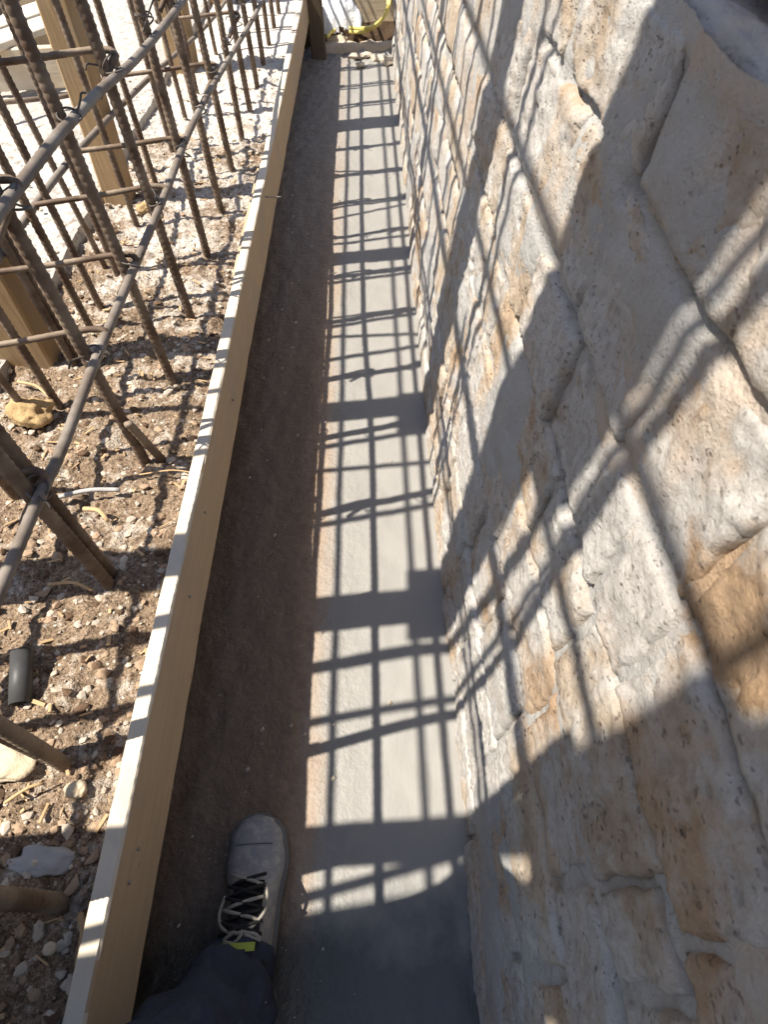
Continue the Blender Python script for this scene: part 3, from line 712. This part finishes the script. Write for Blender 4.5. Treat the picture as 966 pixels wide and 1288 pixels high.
# gravel, clods and chips nobody could count
def scatter(n, seed, smin, smax, fn, flat=.7):
    rnd = random.Random(seed); base = []
    for s in range(6):
        base.append(rock((0, 0, 0), 1, 1, flat, 1, .55, s*3.1+seed))
    V = []; Fs = []
    for _ in range(n):
        x = rnd.uniform(-1.62, -.5); y = -.55+4.6*rnd.random()**1.5
        if not fn(x, y, rnd): continue
        s = smin+(smax-smin)*rnd.random()**5; bv, bf = base[rnd.randrange(6)]; a = rnd.uniform(0, 6.3); ca, sa = math.cos(a), math.sin(a); ex = rnd.uniform(.7, 1.5)
        o = len(V); zz = soil_z(x, y) + (.045 if (x < -1.135 and y > 1.3) else 0) + s*.1
        for p in bv: px, py = p[0]*s*ex, p[1]*s; V.append((x+px*ca-py*sa, y+px*sa+py*ca, zz+p[2]*s))
        Fs += [tuple(i+o for i in f) for f in bf]
    return V, Fs
V, Fs = scatter(9000, 3, .0014, .012, lambda x, y, r: x > -1.13 or r.random() < .5); obj('pale_gravel', V, Fs, MGravel, None, kind='stuff', label='pale gravel scattered over the soil', cat='gravel')
V, Fs = scatter(11000, 5, .002, .014, lambda x, y, r: x > -1.12 and r.random() < (1.05-y*.42)*(.35+1.3*max(0, N3(x*5, y*5, 3)+.3)), .62); obj('soil_clods', V, Fs, MClod, None, kind='stuff', label='brown crumbs and clods of soil', cat='soil')
V, Fs = scatter(5000, 8, .002, .013, lambda x, y, r: x > -1.12 and r.random() < 1-y*.3, .6); obj('dark_clods', V, Fs, MClodD, None, kind='stuff', label='dark moist crumbs of soil', cat='soil')
rnd = random.Random(11); parts = []
for _ in range(420):
    x = rnd.uniform(-1.12, -.51); y = -.5+3.6*rnd.random()**1.4; a = rnd.uniform(0, 6.3); L = rnd.uniform(.008, .035); z = soil_z(x, y)+.006
    d = Vector((math.cos(a)*L/2, math.sin(a)*L/2, rnd.uniform(-.004, .006)))
    parts.append(beam(Vector((x, y, z))-d, Vector((x, y, z))+d, rnd.uniform(.002, .008), .0025, seg=1, jit=.0005, bev=.0006))
V, Fs = join(parts); obj('wood_chips', V, Fs, MChip, None, kind='stuff', label='wood chips and splinters on the soil', cat='wood chips')
rnd = random.Random(21); V = []; Fs = []; bv, bf = rock((0, 0, 0), 1, 1, .6, 1, .5, 4)
for _ in range(480):
    x = -.47+(.33 if rnd.random() < .75 else .62)*rnd.random()**1.4; y = -.2+4.8*rnd.random(); s = .0011+.0075*rnd.random()**7; o = len(V); z = floor_z(x, y)+s*.3
    V += [(x+p[0]*s, y+p[1]*s, z+p[2]*s) for p in bv]; Fs += [tuple(i+o for i in f) for f in bf]
V_, F_ = V, Fs; obj('floor_crumbs', V_, F_, MGravel, None, kind='stuff', label='tiny crumbs of stone on the trench floor', cat='grit')

# ------------------------------------------------------------------ the worker
worker = thing('person', 'person in dark speckled work trousers and grey laced shoe stepping into the trench', 'person', (-.30, -.1, 0))
def loft(sections, seg_closed=True, caps=True):
    n = len(sections[0]); V = [p for s in sections for p in s]; Fs = []
    for i in range(len(sections)-1):
        for k in range(n): Fs.append((i*n+k, i*n+(k+1) % n, (i+1)*n+(k+1) % n, (i+1)*n+k))
    if caps: Fs.append(tuple(range(n-1, -1, -1))); Fs.append(tuple((len(sections)-1)*n+k for k in range(n)))
    return V, Fs
def interp(tab, s):
    for (a, va), (b, vb) in zip(tab[:-1], tab[1:]):
        if s <= b:
            f = (s-a)/(b-a); f = f*f*(3-2*f); return va+(vb-va)*f
    return tab[-1][1]
def shoe(hx, hy, ang, parent, L=.30, dz=0.0, KW=1.36, KH=1.15):
    """heel at (hx,hy); axis turned by ang from +Y; left shoe"""
    ca, sa = math.cos(ang), math.sin(ang)
    def W(x, y, z): x *= KW; return Vector((hx+x*ca+y*sa, hy-x*sa+y*ca, z*KH+dz))
    wl = [(0, .018), (.04, .029), (.2, .034), (.45, .033), (.7, .046), (.86, .043), (.96, .029), (1, .010)]   # left half width
    wr = [(0, .018), (.04, .029), (.2, .033), (.45, .038), (.72, .049), (.88, .043), (.97, .027), (1, .010)]
    ht = [(0, .075), (.03, .10), (.15, .118), (.32, .112), (.45, .098), (.58, .079), (.72, .064), (.88, .056), (.97, .043), (1, .030)]
    secs = []; n = 28; S = [0, .006, .02, .05, .1, .16, .22, .28, .34, .4, .46, .52, .58, .64, .7, .76, .82, .87, .91, .945, .97, .985, .995, 1]
    for s in S:
        a, b, h = interp(wl, s), interp(wr, s), interp(ht, s); sec = []
        for k in range(n):
            t = 2*math.pi*k/n; c, q = math.cos(t), math.sin(t)
            x = (b if c > 0 else a)*math.copysign(abs(c)**.72, c); z = .026 + (h-.026)*(abs(q)**.85 if q > 0 else 0) if q > 0 else .026-.006*abs(q)
            if q > 0: x *= 1-.22*(q**2)*(1 if s < .6 else .55)
            x += .0012*N3(s*9, t*2, 4); z += .0018*N3(s*14, t*2, 1)*(q > .2) - (.0025*max(0, math.sin(s*70))**3 if .6 < s < .76 and q > .3 else 0)
            sec.append(W(x, s*L, z))
        secs.append(sec)
    sh = link('shoe', raw('shoe', *(lambda v, f: ([p-worker.location for p in v], f))(*loft(secs)), True), MShoe, parent)
    def sub(name, V, Fs, mat, **k): return link(name, raw(name, [Vector(p)-worker.location for p in V], Fs, True), mat, sh, **k)
    secs = []
    for z, g in ((.0, -.002), (.004, .004), (.018, .005), (.026, .004), (.030, .001)):
        ring = [W(interp(wr, i/24)+g, -.003+i/24*(L+.006), z) for i in range(25)] + [W(-interp(wl, i/24)-g, -.003+i/24*(L+.006), z) for i in range(24, -1, -1)]
        secs.append(ring)
    sub('sole', *loft(secs), MSole)
    # stitched toe cap edge
    pts = []
    for k in range(4, 11):
        t = 2*math.pi*k/28*1.0; c, q = math.cos(t), math.sin(t); s = .80
        h = interp(ht, s); a, b = interp(wl, s), interp(wr, s)
        pts.append(W((b if c > 0 else a)*math.copysign(abs(c)**.72, c)*(1-.12*q*q), s*L+.004*q, .026+(h-.026)*q**.85+.0005))
    sub('seam', *tube(smoothpoly(pts, .004), .0011, 6), MSole)
    # tongue, collar, lime tab
    V = []; Fs = []
    for j in range(11):
        f = j/10; y = .26*L+(.60-.26)*L*f
        for i in range(9):
            u = i/8*2-1; V.append(W(u*(.026-.004*f)+.003, y, interp(ht, y/L)+.008*(1-u*u)+.012*(1-f)**2+.001*N3(u*3, f*9, 2)))
    for j in range(10):
        for i in range(8): Fs.append((j*9+i, j*9+i+1, (j+1)*9+i+1, (j+1)*9+i))
    sub('tongue', V, Fs, MDarkCloth)
    V = []; Fs = []
    for j in range(4):
        for i in range(9):
            u = i/8*2-1; y = .245*L+j*.0045; V.append(W(u*.024+.002, y+.004*u*0, interp(ht, y/L)+.0235-j*.001+.004*(1-u*u)))
    for j in range(3):
        for i in range(8): Fs.append((j*9+i, j*9+i+1, (j+1)*9+i+1, (j+1)*9+i))
    sub('tongue_tab', V, Fs, MLime)
    ring = []
    for k in range(24):
        t = 2*math.pi*k/24; ring.append(W(.036*math.cos(t), .12*L+.052*math.sin(t), .112+.01*math.cos(2*t)-.01*math.sin(t)))
    sub('collar', *tube(ring, .008, 8, closed=True), MDarkCloth)
    for k in range(5):
        y = L*(.33+.062*k); zc_ = interp(ht, y/L)+.013; w = .03-.001*k
        for sgn in (1, -1):
            pts = [W(-sgn*w, y-.003, zc_-.013), W(-sgn*w*.5, y+.004, zc_-.001), W(0, y+.009, zc_+.002), W(sgn*w*.55, y+.014, zc_-.002), W(sgn*w, y+.018, zc_-.014)]
            sub('lace', *tube(smoothpoly(pts, .005), .0038, 6), MLaceW if (k+sgn) % 3 == 0 else MLaceB)
    for k, pts in enumerate(([(.0, .33), (.018, .36), (.034, .45), (.03, .56)], [(.0, .33), (-.022, .35), (-.034, .42), (-.03, .52)], [(-.004, .34), (-.02, .30), (-.004, .285), (.006, .33)], [(.004, .34), (.024, .32), (.03, .29), (.008, .325)])):
        P = [W(x, s*L, interp(ht, s)+.018-.35*abs(x)) for x, s in pts]; sub('lace', *tube(smoothpoly(P, .005), .0036, 6), MLaceW)
    return sh
shoe(-.303, -.112, R(-1.5), worker, L=.327)
shoe(-.73, -.40, R(4), worker, L=.327, dz=SOIL+.01)

def leg(pts, rads, seed, parent):
    """baggy trouser leg: rings along the limb with folds"""
    P = smoothpoly(pts, .012); n = len(P); secs = []; m = 32
    for i in range(n):
        s = i/(n-1); t = (P[min(i+1, n-1)]-P[max(i-1, 0)]).normalized()
        ref = Vector((1, 0, 0)); a = (ref-t*ref.dot(t)).normalized(); b = t.cross(a); r = interp(rads, s); sec = []
        for k in range(m):
            q = 2*math.pi*k/m; c, d = math.cos(q), math.sin(q)
            fold = .013*math.sin(s*62+2.2*math.sin(q+seed)+3*N3(c, d, s*7+seed))*max(.2, 1-s*2.2) + .014*FBM(c*1.6+seed, d*1.6, s*9, 3)
            sec.append(P[i]+(a*c+b*d*1.04)*(r+fold))
        secs.append(sec)
    V, Fs = loft(secs); return V, Fs
rads = [(0, .068), (.04, .074), (.12, .072), (.3, .075), (.5, .082), (.75, .098), (1, .112)]
l1 = leg([(-.300, -.085, .085), (-.322, -.105, .17), (-.342, -.145, .30), (-.362, -.205, .5), (-.41, -.20, .72), (-.47, -.17, .94)], rads, 1.3, worker)
l2 = leg([(-.735, -.34, .45), (-.73, -.31, .56), (-.70, -.2, .74), (-.64, -.18, .86), (-.57, -.18, .96)], rads, 4.1, worker)
V, Fs = l1; obj('trousers', V, Fs, MCloth, worker, smooth=True); V, Fs = l2; obj('trousers', V, Fs, MCloth, worker, smooth=True)
def skin_obj(name, nodes, edges, mat, levels=2):
    """nodes: list of (pos, radius-or-(rx,ry)); grown with a Skin modifier"""
    me = bpy.data.meshes.new(name); me.from_pydata([tuple(Vector(p)-worker.location) for p, _ in nodes], edges, []); me.update()
    o = link(name, me, None, worker); me.materials.append(mat)
    sk = o.modifiers.new('skin', 'SKIN'); sk.use_smooth_shade = True
    for i, (_, r) in enumerate(nodes): me.skin_vertices[0].data[i].radius = (r, r) if not isinstance(r, tuple) else r
    me.skin_vertices[0].data[0].use_root = True
    su = o.modifiers.new('sub', 'SUBSURF'); su.levels = levels; su.render_levels = levels
    return o
AR, AD, AF = Vector(r_), Vector(d_), Vector(f_)
CAMV = Vector(CAM)
WR_L = CAMV + AD*.185 - AR*.115 - AF*.02; WR_R = CAMV + AD*.20 + AR*.02 - AF*.10
jacket = skin_obj('jacket', [((-.52, -.18, .92), (.17, .15)), ((-.52, -.18, 1.08), (.16, .13)), ((-.50, -.17, 1.25), (.17, .14)), ((-.46, -.16, 1.40), (.12, .10)), ((-.43, -.15, 1.47), (.065, .065)),
    ((-.46, -.03, 1.40), .066), ((-.36, -.05, 1.22), .056), (WR_L, .036), ((-.45, -.33, 1.40), .066), ((-.32, -.40, 1.22), .056), (WR_R, .036)],
    [(0, 1), (1, 2), (2, 3), (3, 4), (3, 5), (5, 6), (6, 7), (3, 8), (8, 9), (9, 10)], MCloth)
# body: neck and head with face, hands at the phone side
hands = []
def hand(base, fwd, side, up, s=1):
    base, fwd, side, up = Vector(base), Vector(fwd).normalized(), Vector(side).normalized(), Vector(up).normalized()
    N = [(base, .026), (base+fwd*.035, (.034, .020)), (base+fwd*.085, (.040, .018))]; E = [(0, 1), (1, 2)]
    for k, (sx, L) in enumerate(((-.03, .062), (-.011, .074), (.010, .070), (.029, .055))):
        a = base+fwd*.10+side*sx; i = len(N)
        N += [(a, .0095), (a+fwd*L*.42-up*L*.12, .0088), (a+fwd*L*.68-up*L*.42, .0082), (a+fwd*L*.78-up*L*.75, .0072)]; E += [(2, i), (i, i+1), (i+1, i+2), (i+2, i+3)]
    i = len(N); N += [(base+fwd*.045-side*.045-up*.008, .012), (base+fwd*.08-side*.058-up*.022, .0105), (base+fwd*.105-side*.05-up*.036, .009)]; E += [(1, i), (i, i+1), (i+1, i+2)]
    return N, E
for bpos, fw, sd_ in ((WR_L, AR*.75-AD*.6, AD*.75+AR*.6), (WR_R, -AD*.8-AR*.2+AF*.1, AR)):
    N, E = hand(bpos, fw, sd_, AF*-1.0)
    skin_obj('hand', N, E, MSkin, 1)
HC = Vector((-.375, -.13, 1.625)); look = Vector((.45, .55, -.70)).normalized(); hs = look.cross(Vector((0, 0, 1))).normalized(); hu = hs.cross(look)
bm = bmesh.new(); bmesh.ops.create_uvsphere(bm, u_segments=40, v_segments=28, radius=1)
V = []
for v in bm.verts:
    p = v.co; x, y, z = p.x*.075, p.y*.096, p.z*.115
    if z < 0: x *= 1-.28*(-p.z)**1.5; y *= 1-.10*(-p.z)
    f = max(0, p.y)
    y += .022*f*math.exp(-((p.x/.16)**2+((p.z+.18)/.17)**2)) + .006*f*math.exp(-((p.x/.3)**2+((p.z+.52)/.08)**2)) - .010*f*(math.exp(-(((p.x-.38)/.2)**2+((p.z-.02)/.12)**2))+math.exp(-(((p.x+.38)/.2)**2+((p.z-.02)/.12)**2)))
    y += .008*f*math.exp(-((p.z+.85)/.16)**2)
    x += math.copysign(.016, p.x)*math.exp(-(((p.y+.05)/.16)**2+((p.z+.08)/.22)**2))*(abs(p.x) > .8)
    V.append(HC+hs*x+look*y+hu*z)
Fs = [tuple(v.index for v in f.verts) for f in bm.faces]; bm.free()
nk = tube([Vector((-.435, -.152, 1.44)), Vector((-.41, -.143, 1.51)), HC-hu*.07-look*.02], [.062, .056, .055], 16)
V, Fs = join([(V, Fs), nk]); obj('head', V, Fs, MSkin, worker, smooth=True)
V, Fs = rock(HC-look*.018+hu*.022, .083, .098, .1, 4, .04, 3); V = [HC-look*.016+hu*.02+hs*(p-HC).x+look*(p-HC).y*.95+hu*max((p-HC).z, -.03) for p in V]
obj('hair', V, Fs, MHair, worker, smooth=True)

ph = thing('phone', 'black phone held up by the person, just behind the point of view', 'phone', tuple(CAMV + AD*.055 - AF*.012))
V, Fs = beam(CAMV + AD*-.022 - AF*.012 + AR*-.02, CAMV + AD*.136 - AF*.012 + AR*-.02, .074, .008, up=tuple(AF), bev=.003); obj('case', V, Fs, m_plain('black_phone_case', (.02, .02, .022), .4, .1), ph)
